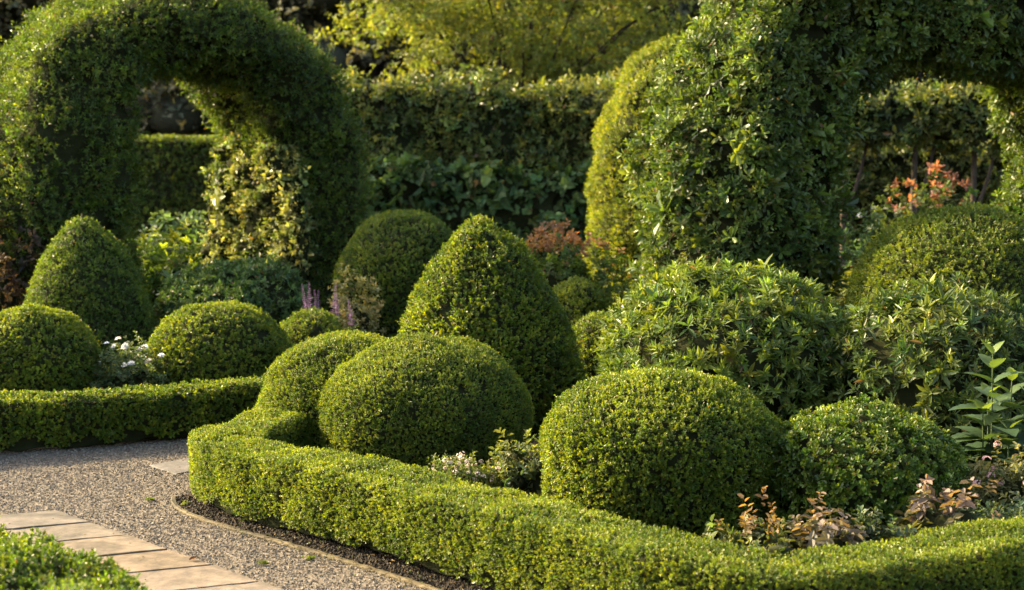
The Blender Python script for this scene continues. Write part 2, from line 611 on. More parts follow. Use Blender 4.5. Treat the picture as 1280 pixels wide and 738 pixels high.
# paving slabs: a short flight leading off to the left
SL_E = np.array([-.66, .75])                                  # along the row, away from the camera
SL_W = np.array([-.90, -.42])                                 # across, to the left
corner = ground(113, 657)[:2]
slabs = []
slab_names = ['pale stone slab at the far end of the paved row on the gravel', 'stone slab second from the far end of the paved row',
              'stone slab third from the far end of the paved row', 'fourth stone slab from the far end, warm toned with a small leaf near its edge',
              'fifth stone slab from the far end, cut by the bottom edge of the photo', 'nearest stone slab of the row, at the bottom edge of the photo']


def slab(label, c, e, w, le, wi, z, seed, col):
    r = np.random.default_rng(seed)
    e, w = nrm(e), nrm(w)
    b = np.array([c, c + e * le, c + e * le + w * wi, c + w * wi]) + r.normal(0, .004, (4, 2))
    m = b.mean(0)
    acc = Acc()
    if np.cross(b[1] - b[0], b[2] - b[0]) < 0:
        b = b[::-1]
    o = []
    for k in range(4):
        p0, p1 = b[k], b[(k + 1) % 4]
        q = (p1 - p0) / np.linalg.norm(p1 - p0)
        for u in np.linspace(0.012, .988, 14):
            o.append(p0 + (p1 - p0) * u + np.array([-q[1], q[0]]) * abs(r.normal(0, .0028)) * (3 if r.random() < .08 else 1))
    o = np.array(o)
    n = len(o)
    tl = r.normal(0, .003, 2)
    zz = z + r.normal(0, .001) + (o - m) @ tl
    g = nrm(o - m)
    v = np.vstack([np.c_[o, np.full(n, -.02)], np.c_[o, zz - .006], np.c_[o - g * (.005 + abs(r.normal(0, .002, (n, 1)))), zz]])
    i_ = np.arange(n)
    j_ = (i_ + 1) % n
    acc.add(v, np.concatenate([np.stack([i_, j_, n + j_, n + i_], 1), np.stack([n + i_, n + j_, 2 * n + j_, 2 * n + i_], 1)]), col)
    acc.f.append(np.arange(2 * n, 3 * n)[None])
    acc.c.append(np.array([col]))
    acc.m.append(np.zeros(1, int))
    acc.s.append(np.zeros(1, bool))
    slabs.append(b)
    o = acc.build('paving_slab', M_STONE, origin=(m[0], m[1], 0))
    return tag(o, label, 'paving slab', 'stone slabs set in the gravel')


for k in range(6):
    c = corner - SL_E * (.455 * k)
    t = [(.128, .116, .094), (.142, .124, .094), (.158, .130, .092), (.178, .140, .094), (.158, .132, .098), (.14, .122, .094)][k]
    slab(slab_names[k], c, SL_E, SL_W, .432, 1.05, .022, 50 + k, t)
slab('single grey stone slab beside the rounded corner of the front hedge', ground(186, 584)[:2], ground(242, 574)[:2] - ground(186, 584)[:2], ground(240, 604)[:2] - ground(186, 584)[:2], .46, .44, .016, 60, (.115, .112, .10))

# crumbly soil and leaf litter along the front of the bed
r = np.random.default_rng(12)
n = 9000
k = r.integers(0, len(edge), n)
off = r.uniform(.02, .30, n)
pp = edge[k] - hout[keep][k] * off[:, None] + r.normal(0, .02, (n, 2))
base = nrm(np.array([[1, 0, 0], [-1, 0, 0], [0, 1, 0], [0, -1, 0], [0, 0, 1], [0, 0, -1.]]))
q = base[None] * r.uniform(.004, .012, (n, 1, 3)) + r.normal(0, .0025, (n, 6, 3)) + np.c_[pp, np.full(n, .016)][:, None]
tri = np.array([[0, 2, 4], [2, 1, 4], [1, 3, 4], [3, 0, 4], [2, 0, 5], [1, 2, 5], [3, 1, 5], [0, 3, 5]])
acc = Acc()
acc.add(q.reshape(-1, 3), (np.arange(n)[:, None, None] * 6 + tri[None]).reshape(-1, 3), np.repeat(np.array([.021, .017, .011]) * r.uniform(.5, 1.8, (n, 1)), 8, 0))
n = 1500
k = r.integers(0, len(edge), n)
pp = edge[k] - hout[keep][k] * (r.normal(.12, .12, n))[:, None] + r.normal(0, .03, (n, 2))
a = r.uniform(0, 6.28, n)
leaf_mesh(acc, np.c_[pp, r.uniform(.022, .032, n)], nrm(np.c_[np.cos(a), np.sin(a), r.normal(0, .2, n)]), nrm(np.c_[r.normal(0, .3, (n, 2)), np.ones(n)]), .019, .011,
          np.array([[.10, .065, .025], [.06, .08, .015], [.14, .10, .04]])[r.integers(0, 3, n)] * r.uniform(.6, 1.2, (n, 1)), 'kite')
tag(acc.build('soil_litter', M_GRAVEL), 'crumbly dark soil with fallen leaves under the front hedge', 'soil', kind='stuff')

# loose gravel
area_n = 230000
p = np.c_[rng.uniform(-5.2, .9, area_n), rng.uniform(5.6, 12.6, area_n)]
p = p[(in_poly(p, gp)) & ~in_poly(p, [tuple(q) for q in edge] + [(9, 9), (9, 13.5), (-.6, 13.5), (-.9, 12)]) & (np.abs(p[:, 0]) < p[:, 1] * .36)]
for b in slabs:
    p = p[~in_poly(p, b)]
n = len(p)
base = nrm(np.array([[1, 0, 0], [-1, 0, 0], [0, 1, 0], [0, -1, 0], [0, 0, 1], [0, 0, -1.]]))
sz = (.0028 + .0056 * rng.random((n, 1, 1)) ** 1.8) * rng.uniform(.78, 1.22, (n, 1, 3)) * np.array([1, 1, .7])
q = base[None] * sz + rng.normal(0, .0016, (n, 6, 3))
th = rng.uniform(0, 6.28, n)
R = np.zeros((n, 3, 3))
R[:, 0, 0] = R[:, 1, 1] = np.cos(th)
R[:, 0, 1], R[:, 1, 0], R[:, 2, 2] = -np.sin(th), np.sin(th), 1
tilt = rng.normal(0, .5, n)
R2 = np.zeros((n, 3, 3))
R2[:, 0, 0] = 1
R2[:, 1, 1] = R2[:, 2, 2] = np.cos(tilt)
R2[:, 1, 2], R2[:, 2, 1] = -np.sin(tilt), np.sin(tilt)
q = np.einsum('nij,nvj->nvi', R @ R2, q)
q += np.c_[p, np.full(n, .007) + rng.uniform(0, .005, n)][:, None]
tri = np.array([[0, 2, 4], [2, 1, 4], [1, 3, 4], [3, 0, 4], [2, 0, 5], [1, 2, 5], [3, 1, 5], [0, 3, 5]])
f = (np.arange(n)[:, None, None] * 6 + tri[None]).reshape(-1, 3)
tone = np.array([[.215, .19, .145], [.16, .145, .115], [.27, .24, .185], [.19, .155, .105], [.11, .10, .08]])[rng.integers(0, 5, n)] * rng.uniform(.7, 1.0, (n, 1))
acc = Acc()
acc.add(q.reshape(-1, 3), f, np.repeat(tone, 8, 0))
tag(acc.build('gravel', M_GRAVEL), 'loose buff gravel spread over the path', 'gravel', kind='stuff')

r = np.random.default_rng(13)
n = 420
pp = np.c_[r.uniform(-4.2, .3, n), r.uniform(6.5, 12, n)]
pp = pp[in_poly(pp, gp) & ~in_poly(pp, [tuple(q) for q in edge] + [(9, 9), (9, 13.5), (-.6, 13.5), (-.9, 12)])]
n = len(pp)
a = r.uniform(0, 6.28, n)
acc = Acc()
leaf_mesh(acc, np.c_[pp, r.uniform(.024, .03, n)], nrm(np.c_[np.cos(a), np.sin(a), r.normal(0, .15, n)]), nrm(np.c_[r.normal(0, .3, (n, 2)), np.ones(n)]), r.uniform(.010, .022, n), r.uniform(.006, .012, n),
          np.array([[.12, .075, .03], [.07, .10, .02], [.16, .12, .05], [.07, .05, .03]])[r.integers(0, 4, n)] * r.uniform(.6, 1.2, (n, 1)), 'kite')
tag(acc.build('leaf_litter', M_SOFT), 'scattered clippings and dry leaves on the gravel', 'leaf litter', kind='stuff')

# ------------------------------------------------------------------ clipped hedges
sec = dense(rrect(.44, .415, .03), 72)
s = sweep_ground(HP, sec, 300, hs=(.96, .96, .98, 1.0, 1.0, 1.0, 1.0, 1.0, 1.0, 1.0)).bump(5, ((.008, .9), (.006, .2)))
shrub('box_hedge', 'low clipped box hedge curving along the gravel and round the front bed', 'hedge', s, dict(BOX, L=.0145, W=.0095, SL=.016, jit=.24, depth=.025, form='kite', cover=4.0, young=.45), 5, front=.2, zmin=.05, ragged=.05)

lp = np.array([q + np.array([0, .2]) for q in LH])
s = sweep_ground(lp, dense(rrect(.42, .39, .035), 64), 200).bump(8, ((.011, .8), (.008, .2)))
shrub('box_hedge', 'low clipped box hedge behind the gravel, in front of the two left balls', 'hedge', s, dict(BOX, L=.023, W=.014, old=(.050, .098, .010)), 8, front=.25, zmin=.05, ragged=.05)

fx = [ground(-120, 634, .5)[:2], ground(-20, 658, .5)[:2], ground(80, 688, .5)[:2], ground(170, 728, .5)[:2], ground(260, 800, .5)[:2]]
s = sweep_ground(np.array(fx) + np.array([-.16, -.1]), dense(rrect(.46, .5, .1), 48), 160).bump(9, ((.025, .5), (.015, .18)))
shrub('box_hedge', 'dark green low hedge in the bottom left corner beside the stone slabs', 'hedge', s, dict(BOX, L=.021, W=.013, SL=.03, stray=.06, old=(.045, .090, .010), new=(.115, .165, .016)), 9, front=.3)

# ------------------------------------------------------------------ clipped balls and cones of the near bed
ball('large clipped box ball behind the front hedge, left of the cone', 531, 10.9, .735, .915, dict(BOX, L=.0145, W=.0095, SL=.018, form='kite', cover=3.9), 20, wide=.42, base=.85)
ball('clipped box ball half hidden behind the largest ball on its left', 433, 11.35, .62, .90, dict(BOX, L=.016, W=.010, form='kite', cover=3.9), 21, wide=.42, base=.85)
ball('largest clipped box ball, in front of the narrow leaved shrub', 826, 9.3, .70, .87, dict(BOX, L=.019, W=.0115, SL=.025, cover=3.5), 22, wide=.5, base=.88)
ball('rounded shrub of dark glossy oval leaves at the right of the front bed', 1074, 9.1, .555, .69, D_TUFT, 23, wide=.5, base=.9, amps=((.012, .5), (.006, .15)), name='clipped_shrub', cat='shrub')
ball('high mound of narrow glossy leaves behind the largest ball', 912, 11.7, .94, 1.31, RHODO, 24, wide=.5, base=.8, amps=((.03, .7), (.015, .25)), name='evergreen_shrub', cat='shrub', power=2.0)
ball('dark narrow leaved shrub standing right of the similar mound', 1172, 11.0, .70, 1.25, dict(RHODO, old=(.040, .078, .018), new=(.115, .155, .034)), 25, wide=.5, base=.8,
     amps=((.03, .6), (.015, .25)), name='evergreen_shrub', cat='shrub', power=2.0)
ball('large smooth box dome behind the shrubs at the right edge', 1205, 14.6, 1.03, 1.74, BOXFAR, 26, wide=.5, base=.85)
ball('small clipped ball just behind the cone on its right', 722, 16.4, .36, .98, BOXFAR, 27, wide=.5)
ball('smallest clipped ball, peeping out left of the narrow leaved mound', 752, 14.2, .30, .82, BOXFAR, 28, wide=.5)
ball('tall clipped ball behind, between the left arch and the cone', 505, 17.6, .72, 1.66, dict(BOXFAR, old=(.05, .10, .012), new=(.13, .17, .02)), 29, wide=.5, base=.85)
x, y = at(612, 13.0)
CONE = [(.70, 0), (.77, .18), (.77, .38), (.72, .60), (.635, .86), (.53, 1.08), (.41, 1.28), (.30, 1.44), (.18, 1.565), (.075, 1.64), (.0, 1.665)]
s = revolve(x, y, CONE, lean=(-.06, 0)).bump(30, ((.010, .5), (.008, .16)))
shrub('topiary_cone', 'tall clipped box cone standing behind the largest left ball', 'topiary', s, dict(BOX, L=.025, W=.0155, SL=.035, cover=3.0, stray=.05, var=.2), 30, origin=(x, y, 0))
# ------------------------------------------------------------------ left bed
x, y = at(113, 16.0)
s = revolve(x, y, [(a * .88, b * .985) for a, b in CONE], lean=(-.06, 0)).bump(31, ((.010, .5), (.008, .16)))
shrub('topiary_cone', 'dark clipped cone standing in front of the left arch', 'topiary', s, dict(BOXFAR, old=(.045, .09, .010), new=(.11, .16, .018)), 31, origin=(x, y, 0))
ball('clipped ball at the left edge, behind the far low hedge', 40, 13.5, .57, .91, dict(BOX, L=.025, W=.015, cover=3.2, form='kite'), 32, wide=.45)
ball('clipped ball right of the white flowers, behind the far low hedge', 273, 14.0, .63, .93, dict(BOX, L=.025, W=.015, cover=3.2, form='kite'), 33, wide=.45)
ball('small low clipped ball beside the purple flower spikes', 388, 15.2, .36, .74, BOXFAR, 34, wide=.5)
ball('broad low mound of blue green glossy leaves below the left arch', 292, 16.8, .80, 1.12, MOUND, 35, wide=.5, amps=((.04, .6), (.02, .2)), name='evergreen_shrub', cat='shrub')

# ------------------------------------------------------------------ the two arches
X0, Y0 = at(275, 18.8)
apath = [(-1.75, 0), (-1.75, 1.2), (-1.72, 2.2), (-1.4, 3.05), (-.8, 3.6), (0, 3.82), (.84, 3.66), (1.5, 3.1), (1.81, 2.2), (1.86, 1.2), (1.86, 0)]
s = sweep_arch((X0, Y0, 0), math.radians(44), apath, (1.9, 1.9, 1.8, 1.3, 1.0, .95, .98, 1.08, 1.2, 1.28, 1.28), 2.1).bump(40, ((.06, 1.0), (.05, .35)))
shrub('hedge_arch', 'dark clipped evergreen arch at the left with the sun on its inner wall', 'hedge arch', s, dict(YEW, L=.052, W=.023, stray=.10, straylen=2.5, gaps=.2, var=.26), 40, origin=(X0, Y0, 0), front=.6, gapscale=.35)
# climber added on the left arch's inner wall, leaf colour pale to imitate sunlight
l_ = np.array([math.cos(math.radians(44)), math.sin(math.radians(44)), 0])
a_ = np.array([-l_[1], l_[0], 0])
o_ = np.array([X0, Y0, 0])
c0, c1 = o_ + l_ * 1.22 + a_ * -.02, o_ + l_ * 1.20 + a_ * 2.0
s = sweep_ground([c0, (c0 + c1) / 2, c1], dense(rrect(.16, 2.5, .07), 48), 60, close=.3, hs=(.86, 1.0, 1.06, .98)).bump(43, ((.06, .6), (.04, .25)))
shrub('climbing_vine', 'added climber on the inner wall of the left arch, pale leaves coloured as if sunlit', 'climber', s,
      dict(LAUREL, L=.054, W=.032, SL=.11, old=(.080, .13, .03), new=(.27, .28, .11), young=.5, form='big', inset=.06, cover=2.5, up=.2, jit=.8, var=.3), 43, gaps=.55, gapscale=.4, front=.6)
X0, Y0 = at(1190, 15.8)
apath = [(-1.95, 0), (-1.98, 1.2), (-1.94, 2.1), (-1.62, 3.0), (-1.0, 3.6), (.3, 3.88), (1.6, 3.7), (2.25, 3.1), (2.45, 2.2), (2.48, 1.2), (2.45, 0)]
s = sweep_arch((X0, Y0, 0), math.radians(22), apath, (1.7, 1.7, 1.7, 1.5, 1.35, 1.3, 1.3, 1.4, 1.5, 1.5, 1.5), 1.7).bump(41, ((.07, 1.0), (.05, .4)))
shrub('hedge_arch', 'broad arch of loose glossy leaves at the right, its top out of the photo', 'hedge arch', s,
      dict(LAUREL, L=.072, W=.029, SL=.07, form='obov', jit=.45, theta=(78, 30), depth=.10, gaps=.08, cover=2.9, droop=.05), 41, origin=(X0, Y0, 0), front=.6, gapscale=.4)
x, y = at(832, 21)
s = revolve(x, y, [(.85, 0), (.94, .6), (.99, 1.4), (.98, 2.0), (.86, 2.7), (.62, 3.3), (.34, 3.65), (0, 3.8)]).bump(42, ((.03, .8), (.02, .25)))
shrub('topiary_column', 'golden yellow clipped column with rounded top, beside the right arch', 'topiary', s, GOLD, 42, origin=(x, y, 0))

# ------------------------------------------------------------------ hedges at the back
s = sweep_ground([(-5.2, 30.5), (-1, 30.4), (2, 30.2), (5, 30)], dense(rrect(1.1, 3.74, .2), 60), 120).bump(50, ((.10, 1.5), (.06, .5)))
shrub('tall_hedge', 'tall glossy leaved hedge below the yellow green tree', 'hedge', s, FARHEDGE, 50, origin=(0, 30.3, 0), gapscale=.6, front=.2)
s = sweep_ground([(-12, 33), (-7, 32.6), (-4, 32.4)], dense(rrect(1.0, 2.85, .08), 50), 100).bump(51, ((.015, 1.5), (.01, .5)))
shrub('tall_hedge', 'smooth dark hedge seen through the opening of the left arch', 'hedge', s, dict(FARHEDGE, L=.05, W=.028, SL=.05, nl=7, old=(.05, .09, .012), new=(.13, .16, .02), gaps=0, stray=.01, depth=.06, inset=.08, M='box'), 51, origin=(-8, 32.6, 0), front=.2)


# a hedge on bare stems behind the right arch
t = thing('pleached_hedge', 'hedge clipped on bare stems, seen through the right arch', 'hedge', (6.8, 26, 0))
s = sweep_ground([(3.6, 26.3), (6, 26.1), (9.5, 26)], dense(rrect(1.1, 3.36, .15, z0=2.58), 50), 100).bump(52, ((.08, 1.2), (.05, .4)))
acc = Acc()
s.G[..., 2] = np.maximum(s.G[..., 2], 2.5)
s.core(acc, .16)
clothe(acc, s, FARHEDGE, 52, gapscale=.5, front=.25)
acc.build('foliage', [M_GLOSS, M_CORE], t).location = (-6.8, -26, 0)
r = np.random.default_rng(52)
for x in (4.3, 5.4, 6.5, 7.5, 8.6):
    acc = Acc()
    tube(acc, [(x, 26.1, 0), (x + r.normal(0, .04), 26.1, 1.2), (x + r.normal(0, .1), 26.1, 2.7)], .055, .04, (.07, .055, .04))
    tube(acc, [(x, 26.1, 1.3), (x + .25, 26.05, 2.1), (x + .4, 26.1, 2.8)], .035, .02, (.07, .055, .04))
    acc.build('stem', M_BARK, t).location = (-6.8, -26, 0)
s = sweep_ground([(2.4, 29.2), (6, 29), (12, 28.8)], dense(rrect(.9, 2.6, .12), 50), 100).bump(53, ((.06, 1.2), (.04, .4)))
shrub('tall_hedge', 'hedge with leaves darkened as if in deep shade, behind the bare stems, right arch opening', 'hedge', s, dict(FARHEDGE, old=(.035, .065, .015)), 53, origin=(7, 29, 0), front=.2)  # darker leaf colour stands in for the deep shade

# ------------------------------------------------------------------ flowering plants
def florets(acc, r, c, rad, n, size, col, flat=.6, mat=0):
    """a rounded cluster of small petals"""
    d = nrm(r.normal(size=(n, 3)))
    d[:, 2] = np.abs(d[:, 2]) * .9 + .1
    d = nrm(d)
    P = np.asarray(c) + d * rad * np.array([1, 1, flat])
    T, B = frame(d, r)
    cc = np.asarray(col) * np.exp(r.normal(0, .12, (n, 1)))
    for k in range(5):
        a = k * 2 * math.pi / 5
        D = nrm(T * math.cos(a) + B * math.sin(a) + d * .35)
        leaf_mesh(acc, P, D, d, size, size * .8, np.clip(cc, 0, .85), 'kite', .1, 0, mat)


def rosebloom(acc, r, c, rad, col):
    for ring, (n, th, l) in enumerate(((7, 75, 1.0), (6, 50, .85), (5, 25, .65))):
        ph = np.arange(n) * 2 * math.pi / n + ring * .5 + r.uniform(0, 1)
        th = np.radians(th + r.normal(0, 6, n))
        D = np.stack([np.sin(th) * np.cos(ph), np.sin(th) * np.sin(ph), np.cos(th)], 1)
        N = np.stack([-np.cos(th) * np.cos(ph), -np.cos(th) * np.sin(ph), np.sin(th)], 1)
        leaf_mesh(acc, np.tile(c, (n, 1)), D, N, rad * l, rad * l * .9, np.clip(np.asarray(col) * np.exp(r.normal(0, .08, (n, 1))), 0, .85), 'big', .1, .1)


def plant(name, label, cat, px, Y, w, h, st, seed, n_sh=None, top=None, core=True, gap=.3, amps=((.05, .3), (.03, .12)), wide=.55, base=.55,
          blooms=None, stems=14, group=None, sx=1, sy=1, stemcol=(.06, .07, .025)):
    """bushy herbaceous plant: leafy shoots through its whole volume on thin stems; top = (start, colour) for differently coloured young leaves"""
    x, y = at(px, Y)
    r = np.random.default_rng(seed)
    t = thing(name, label, cat, (x, y, 0), group)
    s = revolve(0, 0, dome_prof(w, h, wide, base), 40, 48, sx, sy).bump(seed, amps)
    s.G[..., 2] = np.maximum(s.G[..., 2], .004)
    acc = Acc()
    if core:
        c2 = Surf(s.G * np.array([.62, .62, .66]))
        c2.core(acc, .0)
    dens = st['cover'] / (st['nl'] * st['L'] * st['W'] * .62)
    P, N = s.sample(r, dens, .8)
    keep_ = Noise(seed + 3, max(w * .6, .1))(P) > -1.1 + r.normal(0, .5, len(P)) - (1 - gap * 3) * .4
    P, N = P[keep_], N[keep_]
    k = 1 - .45 * r.random((len(P), 1)) ** 1.5
    P = P * k
    N = nrm(N * .7 + np.array([0, 0, .6]))
    if top:
        zz = (P[:, 2] / h + r.normal(0, .10, len(P))) > top[0]
        sh = [(~zz, st), (zz, dict(st, old=tuple(np.array(top[1]) * .75), new=top[1], young=.6))]
    else:
        sh = [(np.ones(len(P), bool), st)]
    for m, q in sh:
        if m.any():
            shoots(acc, r, P[m], N[m], q)
    acc.build('foliage', [MATS[st['M']], M_CORE], t)
    acc = Acc()
    ends = P[r.choice(len(P), min(stems, len(P)), replace=False)]
    for e in ends:
        b = np.array([e[0] * .2, e[1] * .2, 0])
        tube(acc, [b, b * .4 + e * .6 * np.array([.8, .8, 1.05]), e + np.array([0, 0, .02])], .006 * max(h, .4), .0025, stemcol, sides=5)
    acc.build('stem', M_BARK, t)
    if blooms:
        kind, cnt, size, col, zmin = blooms
        cand = P[P[:, 2] > h * zmin]
        cand = cand[(cand @ np.array([0, -1, .6])) > -.1]
        got = []
        for q in cand[r.permutation(len(cand))]:
            if all(np.linalg.norm(q - g) > size * 1.7 for g in got):
                got.append(q)
            if len(got) == cnt:
                break
        for g in got:
            acc = Acc()
            cc = np.array(col) * np.exp(r.normal(0, .1))
            if kind == 'rose':
                rosebloom(acc, r, (0, 0, 0), size * r.uniform(.75, 1.15), cc)
            elif kind == 'cluster':
                florets(acc, r, (0, 0, 0), size * r.uniform(.7, 1.2), 16, size * .45, cc)
            o = acc.build('flower', M_PETAL, t)
            o.location = tuple(g * 1.12 + np.array([0, 0, size * 1.0]))
            o.rotation_euler = (r.normal(.5, .25), r.normal(0, .25), 0)
    return t


LEAFY = dict(L=.06, W=.032, nl=7, SL=.07, old=(.035, .075, .02), new=(.085, .13, .025), young=.4, cover=1.6, form='oval', theta=(85, 45), jit=.5, up=.4, var=.22, droop=.2, M='soft', stray=.05)
COPPER = (.33, .085, .045)
plant('rose_bush', 'rose bush with coppery orange young leaves, between cone and golden column', 'rose', 705, 19.2, .78, 1.40, dict(LEAFY, L=.075, W=.045, cover=1.3), 60, top=(.82, (.27, .145, .085)), stems=12, stemcol=(.04, .05, .02))
plant('rose_bush', 'rose bush with pinkish red shoots in front of the right back hedge', 'rose', 1160, 21, .76, 2.12, dict(LEAFY, L=.085, W=.05, cover=1.2, old=(.05, .075, .03)), 61, top=(.88, (.25, .11, .085)), stems=12, stemcol=(.04, .05, .02))
plant('dark_shrub', 'shrub with dark purplish brown leaves at the left edge', 'shrub', 8, 17.4, .58, 1.66, dict(LEAFY, L=.085, W=.042, old=(.045, .036, .022), new=(.085, .052, .038), cover=1.5), 62, stems=22,
      blooms=('rose', 2, .035, (.45, .12, .16), .6))
plant('lime_bush', 'lime yellow topped leafy perennial beside the left arch opening', 'perennial', 212, 19.0, .42, 1.40, dict(LEAFY, L=.11, W=.045, form='lance', old=(.05, .10, .015)), 63, top=(.86, (.20, .25, .03)), stems=16)
plant('leafy_perennial', 'blue green leafy perennial in the opening of the left arch', 'perennial', 222, 22.5, .62, 1.55, dict(LEAFY, L=.12, W=.05, old=(.045, .085, .05), new=(.09, .14, .075)), 64)
plant('leafy_perennial', 'pale green leafy perennial left of the arch opening, behind the dark cone', 'perennial', 172, 20.5, .45, 1.2, dict(LEAFY, L=.10, W=.05, old=(.05, .10, .025), new=(.12, .17, .04)), 65)
plant('variegated_shrub', 'small shrub with cream edged leaves lit by sun, beside the tall ball', 'shrub', 444, 16.5, .21, 1.02, dict(LEAFY, L=.045, W=.024, old=(.12, .13, .04), new=(.42, .36, .17), young=.55, cover=1.3), 66)
plant('rose_bush', 'low bush with white blooms between the two left balls', 'rose', 166, 13.5, .30, .55, dict(LEAFY, L=.042, W=.026, old=(.05, .085, .035), new=(.10, .14, .05), cover=1.5), 67,
      blooms=('rose', 14, .038, (.80, .78, .70), .66), sx=1.3)
plant('spirea_bush', 'low bush with small pale pink flower clusters behind the front hedge', 'flowering bush', 578, 9.75, .23, .27, dict(LEAFY, L=.026, W=.013, old=(.06, .10, .025), new=(.15, .18, .05), cover=2.0, SL=.04), 68,
      blooms=('cluster', 60, .015, (.72, .60, .50), .35), sx=1.1)
plant('leafy_perennial', 'low pale green plant against the largest ball, right of the pink flowers', 'perennial', 650, 9.75, .17, .34, dict(LEAFY, L=.042, W=.026, old=(.06, .095, .04), new=(.17, .19, .07), cover=1.5), 69)
plant('coral_plant', 'low plant with orange tinted leaves below the largest ball', 'perennial', 938, 8.05, .18, .22, dict(LEAFY, L=.045, W=.030, old=(.06, .09, .03), new=(.15, .16, .05), cover=1.4), 70, top=(.93, (.17, .11, .045)))
plant('coral_plant', 'plant with dusty pink brown leaves in front of the dark glossy shrub', 'perennial', 1030, 8.15, .22, .29, dict(LEAFY, L=.062, W=.040, old=(.06, .07, .04), new=(.15, .12, .09), young=.6, cover=1.3, theta=(92, 72), up=.9), 71, top=(.66, (.17, .135, .11)))
plant('coral_plant', 'plant with greyish brown upper leaves right of the dusty pink one', 'perennial', 1165, 8.3, .22, .36, dict(LEAFY, L=.062, W=.042, old=(.06, .075, .04), new=(.12, .12, .075), cover=1.3, theta=(92, 72), up=.9), 72, top=(.7, (.155, .12, .10)))
plant('coral_plant', 'small green leaved plant between the dusty pink and the greyish brown ones', 'perennial', 1098, 8.2, .13, .22, dict(LEAFY, L=.045, W=.030, old=(.05, .085, .04), new=(.12, .15, .07), cover=1.4), 73)
plant('spirea_bush', 'bush with pink flower clusters at the right edge under the tall plant', 'flowering bush', 1255, 8.9, .2, .42, dict(LEAFY, L=.045, W=.020, old=(.07, .085, .03), new=(.20, .18, .07), cover=1.5), 74,
      blooms=('cluster', 9, .020, (.50, .32, .30), .62))
plant('leafy_perennial', 'low spread of small grey green leaves behind the hedge at the right edge', 'ground plant', 1236, 8.35, .26, .23, dict(LEAFY, L=.034, W=.022, old=(.05, .085, .045), new=(.10, .14, .07), cover=1.8), 75, sx=1.3)
for i, (px, Y, w, h, lab) in enumerate(((1085, 19.2, .36, 1.55, 'green leafy plant with a white bloom right of the arch leg'), (1120, 18.2, .42, 1.15, 'fresh green low plant left of the large smooth dome'),
                                       (1065, 17.6, .30, .95, 'yellowish grassy leaved plant at the foot of the right arch'), (1262, 20.5, .5, 1.75, 'silvery leaved plant beside the pinkish red rose bush'))):
    plant('leafy_perennial', lab, 'perennial', px, Y, w, h, dict(LEAFY, L=.09, W=.045, old=[(.04, .08, .035), (.05, .10, .02), (.08, .11, .02), (.05, .08, .05)][i], new=[(.09, .14, .06), (.11, .17, .03), (.2, .2, .03), (.10, .14, .09)][i]), 80 + i,
          blooms=('rose', 2, .05, (.8, .78, .7), .7) if i == 0 else None)

# purple flower spikes
r = np.random.default_rng(90)
x0, y0 = at(412, 15.7)
t = thing('salvia_clump', 'clump of purple flower spikes in front of the left arch', 'perennial', (x0, y0, 0))
acc = Acc()
Ps = np.c_[r.uniform(-.25, .25, 90), r.uniform(-.12, .12, 90), r.uniform(.05, .6, 90)]
shoots(acc, r, Ps, np.tile([0, 0, 1.], (90, 1)), dict(LEAFY, L=.06, W=.02, form='lance', old=(.05, .085, .035)))
acc.build('foliage', [M_SOFT], t)
for k in range(9):
    x, y = r.uniform(-.25, .25), r.uniform(-.1, .1)
    h = r.uniform(.70, 1.0)
    lean = r.normal(0, .07)
    acc = Acc()
    tube(acc, [(x * .7, y, 0), (x, y, h * .6), (x * 1.05 + lean, y, h)], .005, .003, (.06, .08, .03), sides=5)
    acc.build('stem', M_BARK, t)
    acc = Acc()
    zs = np.linspace(h * .74, h * 1.06, 16)
    for z in zs:
        ph = r.uniform(0, 6.28, 6)
        D = nrm(np.stack([np.cos(ph), np.sin(ph), np.full(6, .5)], 1))
        leaf_mesh(acc, np.tile([x * 1.04 + lean * (z / h) ** 2, y, z], (6, 1)), D, np.tile([0, 0, 1.], (6, 1)), .042 * (1.25 - (z - zs[0]) / (zs[-1] - zs[0])), .022, np.array([.25, .16, .29]) * np.exp(r.normal(0, .2, (6, 1))), 'kite')
    acc.build('flower', M_PETAL, t)

# tall plant with large toothed leaves at the right edge
def toothed(acc, P, D, N, L, W, col):
    """serrated blade, arched along its length"""
    S = nrm(np.cross(D, N))
    N = np.cross(S, D)
    k = np.linspace(0, 1, 12)
    wid = W * .5 * np.sin(np.pi * np.clip(k, 0, 1) ** .8) ** .8 * (1 + .16 * (np.arange(12) % 2)) + .0015
    mid = P + np.outer(k * L, D) - np.outer(.28 * L * k ** 2, N)
    a = mid + S * wid[:, None] + N * (wid * .25)[:, None]
    b = mid - S * wid[:, None] + N * (wid * .25)[:, None]
    v = np.concatenate([mid, a, b])
    i = np.arange(11)
    acc.add(v, np.concatenate([np.stack([i, i + 1, i + 13, i + 12], 1), np.stack([i + 24, i + 25, i + 1, i], 1)]), col, 0, True)


